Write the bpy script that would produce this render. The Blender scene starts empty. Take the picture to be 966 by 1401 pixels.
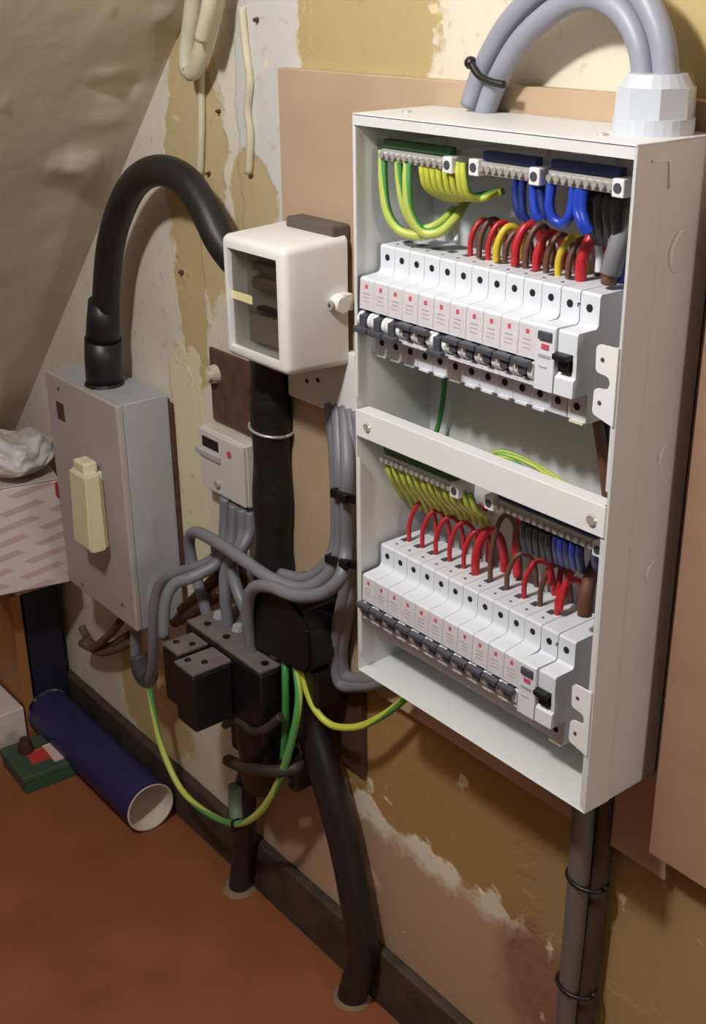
import bpy, bmesh, math, random
from mathutils import Vector, Matrix
random.seed(7)
scene = bpy.context.scene
col = scene.collection

# ------------------------------------------------------------------ camera
CAM = Vector((0.7754, -0.7126, 1.1243))
RGT = Vector((0.6223, 0.7827, -0.0108)); UPV = Vector((-0.3071, 0.2568, 0.9164)); FWD = Vector((-0.7200, 0.5669, -0.4002))
FPX = 1665.09
cam = bpy.data.cameras.new('camera'); cam.sensor_fit = 'VERTICAL'; cam.sensor_height = 24.0; cam.sensor_width = 24.0
cam.lens = FPX/1401*24.0; cam.clip_start = 0.02
co = bpy.data.objects.new('camera', cam); col.objects.link(co)
m = Matrix((RGT, UPV, -FWD)).transposed().to_4x4(); m.translation = CAM
co.matrix_world = m; scene.camera = co

# ------------------------------------------------------------------ world, lights, exposure
w = bpy.data.worlds.new('world'); scene.world = w; w.use_nodes = True
bg = w.node_tree.nodes['Background']; bg.inputs[0].default_value = (1.0, 0.92, 0.83, 1); bg.inputs[1].default_value = 0.075
def lamp(name, kind, loc, energy, colour, size):
    l = bpy.data.lights.new(name, kind); l.energy = energy; l.color = colour
    if kind == 'POINT': l.shadow_soft_size = size
    else: l.size = size
    o = bpy.data.objects.new(name, l); o.location = loc; col.objects.link(o); return o
lamp('ceiling_bulb', 'POINT', (0.15, -0.72, 1.53), 30.0, (0.975, 0.985, 1.0), 0.04)
lamp('right_fill_lamp', 'POINT', (2.20, -0.40, 1.25), 38.0, (1.0, 0.87, 0.75), 0.20)  # added unseen fill lamp, brightens the right side of the fuse box
scene.view_settings.view_transform = 'Standard'; scene.view_settings.look = 'None'
scene.view_settings.exposure = 0.0; scene.view_settings.gamma = 1.0; scene.view_settings.use_curve_mapping = False

# ------------------------------------------------------------------ helpers
def at(x, y, Y):
    """photograph pixel -> the point of the place at depth Y in front of the wall"""
    d = FWD + RGT*((x-483)/FPX) - UPV*((y-700.5)/FPX)
    return CAM + d*((Y-CAM.y)/d.y)
def atz(x, y, Z):
    d = FWD + RGT*((x-483)/FPX) - UPV*((y-700.5)/FPX)
    return CAM + d*((Z-CAM.z)/d.z)
def lin(c):
    return tuple(((v/255)/12.92 if v/255 <= 0.04045 else ((v/255+0.055)/1.055)**2.4) for v in c)

MATS = {}
def mat(name, rgb, rough=0.5, metal=0.0, spec=0.5, noise=0.0, nscale=40, bump=0.0, bscale=None):
    if name in MATS: return MATS[name]
    M = bpy.data.materials.new(name); M.use_nodes = True; nt = M.node_tree; b = nt.nodes['Principled BSDF']
    c = lin(rgb); b.inputs['Base Color'].default_value = (*c, 1)
    b.inputs['Roughness'].default_value = rough; b.inputs['Metallic'].default_value = metal
    b.inputs['Specular IOR Level'].default_value = spec
    if noise > 0 or bump > 0:
        tc = nt.nodes.new('ShaderNodeTexCoord'); n = nt.nodes.new('ShaderNodeTexNoise')
        n.inputs['Scale'].default_value = nscale; n.inputs['Detail'].default_value = 5
        nt.links.new(tc.outputs['Object'], n.inputs['Vector'])
        if noise > 0:
            r = nt.nodes.new('ShaderNodeMapRange'); r.inputs[1].default_value = 0.3; r.inputs[2].default_value = 0.7
            r.inputs[3].default_value = 1-noise; r.inputs[4].default_value = 1+noise*0.5
            nt.links.new(n.outputs['Fac'], r.inputs[0])
            mx = nt.nodes.new('ShaderNodeVectorMath'); mx.operation = 'SCALE'; mx.inputs[0].default_value = c
            nt.links.new(r.outputs[0], mx.inputs['Scale']); nt.links.new(mx.outputs[0], b.inputs['Base Color'])
        if bump > 0:
            n2 = n
            if bscale:
                n2 = nt.nodes.new('ShaderNodeTexNoise'); n2.inputs['Scale'].default_value = bscale; n2.inputs['Detail'].default_value = 4
                nt.links.new(tc.outputs['Object'], n2.inputs['Vector'])
            bp = nt.nodes.new('ShaderNodeBump'); bp.inputs['Strength'].default_value = 1.0; bp.inputs['Distance'].default_value = bump
            nt.links.new(n2.outputs['Fac'], bp.inputs['Height']); nt.links.new(bp.outputs[0], b.inputs['Normal'])
    MATS[name] = M; return M

# ---- mesh shapes into a bmesh
def box(bm, x0, x1, y0, y1, z0, z1, bev=0.0, seg=2):
    r = bmesh.ops.create_cube(bm, size=1)
    vs = r['verts']
    for v in vs:
        v.co = Vector((x0+(v.co.x+.5)*(x1-x0), y0+(v.co.y+.5)*(y1-y0), z0+(v.co.z+.5)*(z1-z0)))
    if bev > 0:
        es = list({e for v in vs for e in v.link_edges})
        bmesh.ops.bevel(bm, geom=es, offset=bev, segments=seg, profile=0.5, affect='EDGES')
    return bm
def prism(bm, poly, a0, a1, axis='x'):
    """poly of 2D points; axis x: (y,z); axis y: (x,z); axis z: (x,y)"""
    def P(p, a):
        if axis == 'x': return (a, p[0], p[1])
        if axis == 'y': return (p[0], a, p[1])
        return (p[0], p[1], a)
    A = [bm.verts.new(P(p, a0)) for p in poly]; B = [bm.verts.new(P(p, a1)) for p in poly]
    n = len(poly)
    fs = [bm.faces.new(A), bm.faces.new(B[::-1])]
    for i in range(n): fs.append(bm.faces.new((A[i], B[i], B[(i+1) % n], A[(i+1) % n])))
    bmesh.ops.recalc_face_normals(bm, faces=fs)
    return bm
def cyl(bm, p, q, r0, r1=None, seg=16, hollow=0.0):
    r1 = r0 if r1 is None else r1
    p = Vector(p); q = Vector(q); d = (q-p); L = d.length; d.normalize()
    M = Matrix.Translation((p+q)/2) @ d.to_track_quat('Z', 'Y').to_matrix().to_4x4()
    bmesh.ops.create_cone(bm, cap_ends=True, segments=seg, radius1=r0, radius2=r1, depth=L, matrix=M)
    return bm
def spline(pts, n=8):
    P = [Vector(p) for p in pts]
    if len(P) < 3: return P
    P = [P[0]*2-P[1]] + P + [P[-1]*2-P[-2]]
    out = []
    for i in range(1, len(P)-2):
        a, b, c, d = P[i-1], P[i], P[i+1], P[i+2]
        for k in range(n):
            t = k/n
            out.append(0.5*((2*b)+(c-a)*t+(2*a-5*b+4*c-d)*t*t+(3*b-a-3*c+d)*t**3))
    out.append(P[-2]); return out
def tube(bm, pts, r, seg=10, n=8, smooth=True, flat=1.0):
    C = spline(pts, n) if smooth else [Vector(p) for p in pts]
    rr = r if callable(r) else (lambda t: r)
    uv = bm.loops.layers.uv.verify()
    T = []
    for i in range(len(C)):
        t = (C[min(i+1, len(C)-1)]-C[max(i-1, 0)]); T.append(t.normalized())
    up = Vector((0, 1, 0)) if abs(T[0].y) < .9 else Vector((1, 0, 0))
    N = (up - T[0]*up.dot(T[0])).normalized()
    rings = []; dist = 0; D = []
    for i, c in enumerate(C):
        if i: dist += (C[i]-C[i-1]).length
        D.append(dist)
        N = (N - T[i]*N.dot(T[i])).normalized(); Bn = T[i].cross(N)
        R = rr(i/(len(C)-1))
        rings.append([bm.verts.new(c + N*(R*flat*math.cos(2*math.pi*k/seg)) + Bn*(R*math.sin(2*math.pi*k/seg))) for k in range(seg)])
    for i in range(len(C)-1):
        for k in range(seg):
            k2 = (k+1) % seg
            f = bm.faces.new((rings[i][k], rings[i][k2], rings[i+1][k2], rings[i+1][k])); f.smooth = True
            us = [(k/seg, D[i]), ((k+1)/seg, D[i]), ((k+1)/seg, D[i+1]), (k/seg, D[i+1])]
            for l, u in zip(f.loops, us): l[uv].uv = u
    bm.faces.new(rings[0][::-1]); bm.faces.new(rings[-1])
    return bm
def obj(name, bm, material, parent=None, smooth=False):
    me = bpy.data.meshes.new(name)
    bmesh.ops.recalc_face_normals(bm, faces=bm.faces[:])
    bm.to_mesh(me); bm.free()
    if smooth:
        for p in me.polygons: p.use_smooth = True
    me.materials.append(material)
    o = bpy.data.objects.new(name, me); col.objects.link(o)
    if parent is not None:
        o.parent = parent
        o.matrix_parent_inverse = Matrix.Translation(-parent.location)
    return o
def B(): return bmesh.new()
def tag(o, label, cat, group=None, kind=None):
    o['label'] = label
    if cat: o['category'] = cat
    if group: o['group'] = group
    if kind: o['kind'] = kind
    return o
def thing(name, label, cat, loc=(0, 0, 0), group=None):
    o = bpy.data.objects.new(name, None); o.empty_display_size = 0.02; o.location = loc; col.objects.link(o)
    return tag(o, label, cat, group)
def struct(name, bm, material, label=None, parent=None):
    o = obj(name, bm, material, parent)
    o['kind'] = 'structure'
    if label: o['label'] = label; o['category'] = name.split('_')[0]
    return o
def wire(name, pts, r, material, label, group=None, cat='wire', n=8, seg=10, flat=1.0):
    o = obj(name, tube(B(), pts, r, n=n, seg=seg, flat=flat), material)
    return tag(o, label, cat, group)
ORD = ['first', 'second', 'third', 'fourth', 'fifth', 'sixth', 'seventh', 'eighth', 'ninth', 'tenth', 'eleventh', 'twelfth', 'thirteenth', 'fourteenth']

# ------------------------------------------------------------------ materials
white_paint = mat('white_powder_coat', (213, 214, 213), 0.42, noise=0.03, nscale=15)
def wall_material():
    M = bpy.data.materials.new('peeling_painted_plaster'); M.use_nodes = True; nt = M.node_tree; N = nt.nodes; L = nt.links
    b = N['Principled BSDF']; b.inputs['Roughness'].default_value = 0.8; b.inputs['Specular IOR Level'].default_value = 0.25
    tc = N.new('ShaderNodeTexCoord')
    def noise(scale, detail=5):
        n = N.new('ShaderNodeTexNoise'); n.inputs['Scale'].default_value = scale; n.inputs['Detail'].default_value = detail
        L.new(tc.outputs['Object'], n.inputs['Vector']); return n
    def math_(op, a, b_=None):
        k = N.new('ShaderNodeMath'); k.operation = op
        for i, v in enumerate((a, b_)):
            if v is None: continue
            if isinstance(v, (int, float)): k.inputs[i].default_value = v
            else: L.new(v, k.inputs[i])
        return k.outputs[0]
    edge = noise(14, 6); fine = noise(70, 6); big = noise(5, 4)
    wob = math_('MULTIPLY', math_('SUBTRACT', edge.outputs['Fac'], 0.5), 1.1)
    mid = noise(48, 4); wob = math_('ADD', wob, math_('MULTIPLY', math_('SUBTRACT', mid.outputs['Fac'], 0.5), 0.45))
    cur = None
    def mix(fac, a, c):
        k = N.new('ShaderNodeMix'); k.data_type = 'RGBA'
        if isinstance(fac, float): k.inputs['Factor'].default_value = fac
        else: L.new(fac, k.inputs['Factor'])
        if isinstance(a, tuple): k.inputs['A'].default_value = (*a, 1)
        else: L.new(a, k.inputs['A'])
        k.inputs['B'].default_value = (*lin(c), 1)
        return k.outputs['Result']
    r = N.new('ShaderNodeMapRange'); r.inputs[1].default_value = 0.35; r.inputs[2].default_value = 0.7; L.new(big.outputs['Fac'], r.inputs[0])
    cur = mix(r.outputs[0], lin((224, 214, 196)), (212, 199, 176))
    height = None
    # (pixel centre, half sizes in metres, colour, softness, power of the super-ellipse, depth)
    patches = [
        ((372, 120), (0.060, 0.30), (206, 203, 196), .12, 4, 1),     # grey-white paint beside the board
        ((500, 20), (0.095, 0.085), (184, 164, 116), .10, 4, -1),     # bare ochre plaster above the board
        ((960, 70), (0.045, 0.10), (184, 164, 116), .10, 3, -1),
        ((268, 230), (0.060, 0.14), (196, 176, 132), .14, 3, -1),    # tan strip
        ((262, 400), (0.030, 0.12), (194, 172, 126), .14, 3, -1),
        ((345, 275), (0.045, 0.05), (190, 170, 128), .15, 2, -1),
        ((262, 640), (0.036, 0.17), (222, 212, 178), .10, 5, 1),     # yellowish painted strip
        ((700, 1100), (0.36, 0.13), (162, 128, 78), .12, 5, -1),     # bare ochre band under the box
        ((930, 1330), (0.17, 0.17), (160, 132, 86), .16, 4, -1),
        ((215, 960), (0.10, 0.10), (196, 172, 126), .2, 2, -1),
        ((560, 1275), (0.27, 0.115), (176, 146, 118), .3, 3, 1),     # pinkish skim below
        ((400, 1130), (0.12, 0.09), (190, 160, 128), .2, 3, 1),
        ((735, 1350), (0.050, 0.065), (146, 104, 84), .9, 2, -1),   # reddish damp stain
        ((480, 1180), (0.05, 0.02), (200, 172, 140), .3, 2, 1),
    ]
    for (c, (rx, rz), colour, soft, pw, dep) in patches:
        p = at(*c, 0)
        mp = N.new('ShaderNodeMapping'); mp.vector_type = 'POINT'
        mp.inputs['Location'].default_value = (-p.x/rx, 0, -p.z/rz); mp.inputs['Scale'].default_value = (1/rx, 0, 1/rz)
        L.new(tc.outputs['Object'], mp.inputs['Vector'])
        sx = N.new('ShaderNodeSeparateXYZ'); L.new(mp.outputs[0], sx.inputs[0])
        ax = math_('POWER', math_('ABSOLUTE', sx.outputs[0]), pw); az = math_('POWER', math_('ABSOLUTE', sx.outputs[2]), pw)
        d = math_('POWER', math_('ADD', ax, az), 1/pw)
        d = math_('ADD', d, wob)
        mr = N.new('ShaderNodeMapRange'); mr.inputs[1].default_value = 1+soft*.35; mr.inputs[2].default_value = 1-soft*.35
        mr.inputs[3].default_value = 0; mr.inputs[4].default_value = 1; L.new(d, mr.inputs[0])
        cur = mix(mr.outputs[0], cur, colour)
        h = math_('MULTIPLY', mr.outputs[0], float(dep)*0.5)
        height = h if height is None else math_('ADD', height, h)
    # speckled grime and chips
    sp = N.new('ShaderNodeMapRange'); sp.inputs[1].default_value = 0.60; sp.inputs[2].default_value = 0.74; sp.inputs[4].default_value = 0.55
    L.new(fine.outputs['Fac'], sp.inputs[0]); cur = mix(sp.outputs[0], cur, (168, 146, 108))
    ch = N.new('ShaderNodeMapRange'); ch.inputs[1].default_value = 0.67; ch.inputs[2].default_value = 0.72; ch.inputs[4].default_value = 0.8
    n4 = noise(33, 3); L.new(n4.outputs['Fac'], ch.inputs[0]); cur = mix(ch.outputs[0], cur, (232, 216, 180))
    L.new(cur, b.inputs['Base Color'])
    height = math_('ADD', height, math_('MULTIPLY', fine.outputs['Fac'], 0.35)); height = math_('ADD', height, math_('MULTIPLY', edge.outputs['Fac'], 1.0))
    bp = N.new('ShaderNodeBump'); bp.inputs['Strength'].default_value = 0.8; bp.inputs['Distance'].default_value = 0.0022
    L.new(height, bp.inputs['Height']); L.new(bp.outputs[0], b.inputs['Normal'])
    return M
def gy_material(name, a, c, frac):
    M = bpy.data.materials.new(name); M.use_nodes = True; nt = M.node_tree; b = nt.nodes['Principled BSDF']
    uv = nt.nodes.new('ShaderNodeUVMap'); sx = nt.nodes.new('ShaderNodeSeparateXYZ'); nt.links.new(uv.outputs[0], sx.inputs[0])
    tw = nt.nodes.new('ShaderNodeMath'); tw.operation = 'MULTIPLY_ADD'; tw.inputs[1].default_value = 3.0
    nt.links.new(sx.outputs[1], tw.inputs[0]); nt.links.new(sx.outputs[0], tw.inputs[2])
    fr = nt.nodes.new('ShaderNodeMath'); fr.operation = 'FRACT'; nt.links.new(tw.outputs[0], fr.inputs[0])
    lt = nt.nodes.new('ShaderNodeMath'); lt.operation = 'LESS_THAN'; lt.inputs[1].default_value = frac; nt.links.new(fr.outputs[0], lt.inputs[0])
    mx = nt.nodes.new('ShaderNodeMix'); mx.data_type = 'RGBA'; mx.inputs['A'].default_value = (*lin(a), 1); mx.inputs['B'].default_value = (*lin(c), 1)
    nt.links.new(lt.outputs[0], mx.inputs['Factor']); nt.links.new(mx.outputs['Result'], b.inputs['Base Color'])
    b.inputs['Roughness'].default_value = 0.4
    return M
def carton_material():
    M = bpy.data.materials.new('printed_carton'); M.use_nodes = True; nt = M.node_tree; N = nt.nodes; L = nt.links; b = N['Principled BSDF']
    b.inputs['Roughness'].default_value = 0.7
    tc = N.new('ShaderNodeTexCoord')
    mp = N.new('ShaderNodeMapping'); mp.inputs['Rotation'].default_value = (0, math.radians(33), 0); mp.inputs['Scale'].default_value = (15, 15, 42)
    L.new(tc.outputs['Object'], mp.inputs['Vector'])
    bt = N.new('ShaderNodeTexBrick'); bt.offset = 0.45
    bt.inputs['Scale'].default_value = 1.0; bt.inputs['Mortar Size'].default_value = 0.24; bt.inputs['Mortar Smooth'].default_value = 0.25
    bt.inputs['Brick Width'].default_value = 1.45; bt.inputs['Row Height'].default_value = 0.75; bt.inputs['Bias'].default_value = 0
    bt.inputs['Color1'].default_value = (*lin((206, 174, 168)), 1); bt.inputs['Color2'].default_value = (*lin((186, 176, 176)), 1)
    bt.inputs['Mortar'].default_value = (*lin((222, 208, 202)), 1)
    sx = N.new('ShaderNodeSeparateXYZ'); cb = N.new('ShaderNodeCombineXYZ'); L.new(mp.outputs[0], sx.inputs[0])
    L.new(sx.outputs[0], cb.inputs[0]); L.new(sx.outputs[2], cb.inputs[1]); L.new(cb.outputs[0], bt.inputs['Vector'])
    L.new(bt.outputs['Color'], b.inputs['Base Color'])
    return M
def wood_material(name, a, c, sc=(2, 2, 40), rough=.5):
    M = bpy.data.materials.new(name); M.use_nodes = True; nt = M.node_tree; N = nt.nodes; L = nt.links; b = N['Principled BSDF']
    tc = N.new('ShaderNodeTexCoord'); mp = N.new('ShaderNodeMapping'); mp.inputs['Scale'].default_value = sc
    L.new(tc.outputs['Object'], mp.inputs['Vector']); n = N.new('ShaderNodeTexNoise'); n.inputs['Scale'].default_value = 3; n.inputs['Detail'].default_value = 6
    L.new(mp.outputs[0], n.inputs['Vector'])
    r = N.new('ShaderNodeMapRange'); r.inputs[1].default_value = .3; r.inputs[2].default_value = .7; L.new(n.outputs['Fac'], r.inputs[0])
    mx = N.new('ShaderNodeMix'); mx.data_type = 'RGBA'; mx.inputs['A'].default_value = (*lin(a), 1); mx.inputs['B'].default_value = (*lin(c), 1)
    L.new(r.outputs[0], mx.inputs['Factor']); L.new(mx.outputs['Result'], b.inputs['Base Color']); b.inputs['Roughness'].default_value = rough
    return M
wall_m = wall_material()
soffit_m = mat('soffit_plaster', (210, 198, 178), 0.55, noise=0.10, nscale=6, bump=0.0035, bscale=9)
floor_m = wood_material('worn_brown_floor', (146, 88, 56), (128, 74, 46), (3, 3, 3), .45)
board_m = wood_material('mdf_board', (186, 162, 134), (178, 152, 124), (4, 4, 4), .65)
panel_m = wood_material('brown_board', (160, 126, 104), (150, 116, 94), (3, 3, 8), .6)
skirt_m = mat('dirty_skirting', (70, 58, 48), 0.7, noise=0.5, nscale=25, bump=0.002, bscale=60)
plastic_w = mat('white_plastic', (230, 230, 230), 0.35)
meter_m = mat('meter_white', (230, 229, 226), 0.38)
mcb_m = mat('breaker_grey_white', (216, 219, 226), 0.42)
mcb_lab = mat('breaker_label', (214, 208, 212), 0.5, noise=0.08, nscale=260)
red_m = mat('print_red', (200, 84, 98), 0.5)
print_g = mat('print_grey', (168, 166, 176), 0.5)
toggle_m = mat('toggle_grey', (72, 74, 82), 0.4)
black_m = mat('black_plastic', (17, 16, 17), 0.42)
blackrub = mat('black_rubber', (30, 28, 29), 0.42, noise=0.15, nscale=30)
hole_m = mat('dark_hole', (16, 15, 17), 0.8)
steel = mat('steel', (190, 190, 192), 0.3, 0.9)
zinc = mat('zinc_screw', (196, 194, 190), 0.35, 0.5)
brass = mat('nickel_terminal', (206, 204, 198), 0.32, 0.5)
grey_cable = mat('grey_pvc', (122, 122, 128), 0.45)
grey_arch = mat('grey_blue_pvc', (144, 146, 158), 0.45)
gland_m = mat('gland_white', (190, 195, 204), 0.4)
red_w = mat('red_pvc', (186, 36, 44), 0.38)
brown_w = mat('brown_pvc', (104, 68, 52), 0.42)
yellow_w = mat('yellow_pvc', (206, 178, 46), 0.4)
blue_w = mat('blue_pvc', (34, 66, 176), 0.36)
blue_d = mat('blue_dark_pvc', (30, 46, 112), 0.36)
black_w = mat('black_pvc', (26, 24, 22), 0.42)
green_w = mat('green_pvc', (54, 132, 60), 0.42)
white_w = mat('white_sleeve', (222, 222, 222), 0.4)
gy = gy_material('green_yellow_pvc', (194, 200, 74), (92, 156, 66), 0.30)
gyg = gy_material('green_yellow_pvc_green', (184, 196, 92), (84, 156, 84), 0.45)
strip_g = mat('green_strip', (60, 112, 62), 0.5); strip_b = mat('blue_strip', (44, 66, 124), 0.5)
iso_front = mat('isolator_front', (176, 166, 162), 0.45, noise=0.05, nscale=12)
iso_grey = mat('isolator_grey', (172, 172, 178), 0.42, noise=0.04, nscale=12)
cream = mat('cream_plastic', (222, 212, 178), 0.42)
tape = mat('black_tape', (25, 23, 23), 0.5, noise=0.4, nscale=35, bump=0.004, bscale=45)
rust = mat('rusty_iron', (92, 62, 48), 0.8, noise=0.4, nscale=60, bump=0.0015)
painted_cable = mat('painted_cable', (206, 196, 168), 0.6, noise=0.12, nscale=50, bump=0.001)

# ------------------------------------------------------------------ setting
bm = B(); box(bm, -1.9, 1.3, 0.0, 0.1, -0.05, 2.1)
struct('wall_back', bm, wall_m, 'cream painted plaster wall with peeling and bare ochre patches')
bm = B(); box(bm, -1.9, 1.3, -1.9, 0.0, -0.05, 0.0)
struct('floor', bm, floor_m, 'worn reddish brown floor')
# sloping underside of the stairs
from mathutils import noise as mnoise
def soff_z(x): return 1.108+1.0365*(x+0.385)
SN = Vector((0.7197, 0, -0.6943)); ST = Vector((0.6943, 0, 0.7197))
def soff_hit(px, py):
    d = FWD + RGT*((px-483)/FPX) - UPV*((py-700.5)/FPX)
    return CAM + d*((1.108+1.0365*(CAM.x+0.385)-CAM.z)/(d.z-1.0365*d.x))
# lumps and scars of old plaster: pixel, half length along the wall slope, across, height
LUMPS = [((104, 226), .016, .026, .016), ((118, 240), .010, .030, .007), ((166, 118), .010, .030, -.010), ((150, 106), .006, .018, .008), ((150, 165), .010, .030, .004),
         ((228, 18), .010, .014, .009), ((238, 8), .006, .008, .008), ((147, 14), .004, .005, .007), ((5, 150), .004, .005, .006)]
LUMPS = [(soff_hit(*c), a, b_, h) for c, a, b_, h in LUMPS]
bm = B()
nx, ny = 230, 200
xs = [-1.47+i*(1.75/nx) for i in range(nx+1)]; ys = [-1.5*(1-j/ny)**1.6 for j in range(ny+1)]
def soff_p(x, y):
    p = Vector((x, y, soff_z(x)))
    h = 0.006*mnoise.noise(Vector((x*4, y*4, 1))) + 0.0028*mnoise.noise(Vector((x*11, y*11, 5))) + 0.0008*mnoise.noise(Vector((x*30, y*30, 9)))
    for c, a, b_, hh in LUMPS:
        d_ = p-c; u_ = d_.dot(ST)/a; v_ = d_.y/b_; q = u_*u_+v_*v_
        if q < 9:
            w_ = 1+.5*mnoise.noise(Vector((x*60, y*60, 3)))
            h += .8*hh*math.exp(-q*w_)
    return p + SN*(h*min(1, -y/0.04))
vg = [[bm.verts.new(soff_p(x, y)) for y in ys] for x in xs]
for i in range(nx):
    for j in range(ny):
        f = bm.faces.new((vg[i][j], vg[i][j+1], vg[i+1][j+1], vg[i+1][j])); f.smooth = True
top = [[bm.verts.new(Vector((x, y, soff_z(x)+0.06))) for y in (ys[0], ys[-1])] for x in (xs[0], xs[-1])]
bm.faces.new((top[0][0], top[1][0], top[1][1], top[0][1]))
ceil = struct('ceiling', bm, soffit_m, 'sloping plastered underside of the stairs, rough and shaded')
tanp = mat('tan_plaster', (128, 108, 84), 0.8, noise=0.2, nscale=30, bump=0.002)

bm = B(); box(bm, -1.5, 1.2, -0.014, 0.0, 0.0, 0.082, 0.003)
struct('baseboard_back', bm, skirt_m, 'dark dirty skirting along the wall base')

# painted-over cables clipped to the upper wall
def pp(lst, Y): return [at(x, y, Y) for x, y in lst]
wire('painted_cable', pp([(322, -120), (302, -40), (292, 10), (276, 70), (263, 98), (256, 84), (262, 30), (272, -40), (290, -110)], -0.024), 0.0092, painted_cable,
     'loop of thick cream painted cable hanging at the top left wall', cat='cable')
wire('painted_cable', pp([(312, -120), (290, -40), (285, 10), (275, 55)], -0.040), 0.007, painted_cable, 'short cream painted cable end beside the hanging loop', cat='cable')
wire('painted_cable', pp([(281, 40), (276, 110), (276, 180), (274, 240)], -0.004), 0.004, painted_cable, 'thin painted cable running down from the hanging loop to the black hose', cat='cable')
wire('painted_cable', pp([(331, 10), (336, 60), (342, 110), (339, 150), (343, 185), (341, 238)], -0.003), 0.0042, painted_cable,
     'painted cable running down the grey white wall beside the board', cat='cable')
for k, (x, y, s) in enumerate([(353, 27, .0024), (301, 152, .0022), (287, 237, .0022), (250, 372, .0028)]):
    bm = B(); p = at(x, y, 0); cyl(bm, p, p+Vector((0, -0.005, 0)), s, s*0.7, 8)
    tag(obj('wall_nail', bm, rust), ['dark nail in the grey white wall near the top', 'dark nail beside the thin painted cable end', 'small nail just right of the black hose arch', 'pale plug in the wall inside the hose arch'][k], 'nail')

# ------------------------------------------------------------------ backboard and side board
bm = B(); box(bm, -0.222, 0.30, -0.012, 0.0, 0.432, 1.050, 0.001, 1)
tag(obj('backboard', bm, board_m), 'tan fibreboard sheet on the wall behind the open fuse box', 'board')
bm = B(); box(bm, 0.296, 0.80, -0.033, -0.015, 0.470, 1.25, 0.001, 1)
pb = thing('side_board', 'brown board mounted on the wall right of the fuse box', 'board', (0.55, 0, 0.47))
obj('board_sheet', bm, panel_m, pb)
bm = B(); box(bm, 0.40, 0.44, -0.015, 0, 0.48, 1.22); obj('batten', bm, panel_m, pb)
bm = B(); box(bm, 0.70, 0.74, -0.015, 0, 0.48, 1.22); obj('batten', bm, panel_m, pb)

# ------------------------------------------------------------------ open fuse box (consumer unit)
X0, X1, ZB, ZT, YF, YB = 0.0, 0.28, 0.5308, 1.0304, -0.0985, -0.012
T = 0.0014
fb = thing('fuse_box', 'open white metal fuse box with its front cover removed', 'fuse box', (0.14, YB, ZB))
bm = B(); box(bm, X0, X1, YB-T, YB, ZB, ZT); obj('back_panel', bm, white_paint, fb)
bm = B(); box(bm, X0, X1, YF, YB, ZT-T, ZT, 0.0006, 1); tp = obj('top_panel', bm, white_paint, fb)
bm = B(); box(bm, X0+T, X1-T, YF+0.001, YF+0.0022, ZT-0.008, ZT-T); box(bm, X0+T, X1-T, YF+0.001, YF+0.010, ZT-0.009, ZT-0.008); obj('top_lip', bm, white_paint, fb)
bm = B(); box(bm, X0, X1, YF, YB, ZB, ZB+T, 0.0006, 1); obj('bottom_panel', bm, white_paint, fb)
bm = B(); box(bm, X0, X0+T, YF, YB, ZB, ZT, 0.0006, 1); obj('side_panel', bm, white_paint, fb)
bm = B(); prism(bm, [(X1-0.0016, YF), (X1, YF+0.001), (X1+0.0008, YF+0.026), (X1, YF+0.030), (X1, YB), (X1-T, YB), (X1-T, YF+0.030), (X1-0.0016, YF+0.004)], ZB, ZT, 'z')
sp = obj('side_panel', bm, white_paint, fb)
bm = B(); box(bm, X0+T, X0+0.006, YF, YF+0.0012, ZB+0.02, 0.745); box(bm, X0+T, X0+0.004, YF, YF+0.0012, 0.80, ZT-0.01); obj('side_lip', bm, white_paint, fb)
bm = B(); box(bm, X1-0.0055, X1-T, YF+0.001, YF+0.0022, ZB+0.004, 0.765); obj('side_lip', bm, white_paint, fb)
bm = B(); box(bm, X1-0.0045, X1-T, YF+0.001, YF+0.0022, 0.80, 0.902); obj('side_lip', bm, white_paint, fb)
# cross bar
bm = B(); box(bm, X0+0.002, X1-0.0015, YF-0.001, YF+0.0005, 0.7655, 0.7895, 0.0004, 1); box(bm, X0+0.004, X1-0.004, YF, YF+0.012, 0.788, 0.7895)
cb = obj('cross_bar', bm, plastic_w, fb)
for px, py, r in [(503, 584, .0042), (810, 711, .0046)]:
    p = at(px, py, YF-0.001); bm = B(); cyl(bm, p, p+Vector((0, -0.0022, 0)), r, r*0.8, 18)
    s = obj('screw', bm, zinc, cb)
# mounting tabs with rounded lobes
def tab(zc, h):
    x1 = X1-0.001; x0 = X1-0.0195; pts = []
    def arc(cx, cz, r, a0, a1, n=6):
        return [(cx+r*math.cos(math.radians(a0+(a1-a0)*i/n)), cz+r*math.sin(math.radians(a0+(a1-a0)*i/n))) for i in range(n+1)]
    z0, z1 = zc-h/2, zc+h/2; r = .004; nd = .0065
    pts += [(x1, z0-0.004), (x1, z1)]
    pts += arc(x0+r, z1-r, r, 90, 180)
    pts += arc(x0+r, zc+nd+r*.6, r*.9, 180, 270)
    pts += arc(x0+0.0085, zc, nd*.75, 90, -90, 8)
    pts += arc(x0+r, zc-nd-r*.6, r*.9, 90, 180)
    pts += arc(x0+r, z0+r, r, 180, 270)
    bm = B(); prism(bm, pts, YF-0.0012, YF+0.0002, 'y'); t = obj('mounting_tab', bm, plastic_w, fb)
    for dz in (-1, 1):
        bm = B(); c = Vector((x0+0.006, YF-0.0012, zc+dz*h*0.30)); cyl(bm, c, c+Vector((0, -0.0004, 0)), .0016, seg=12); obj('screw_hole', bm, toggle_m, t)
tab(0.877, 0.050); tab(0.614, 0.052)
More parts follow.
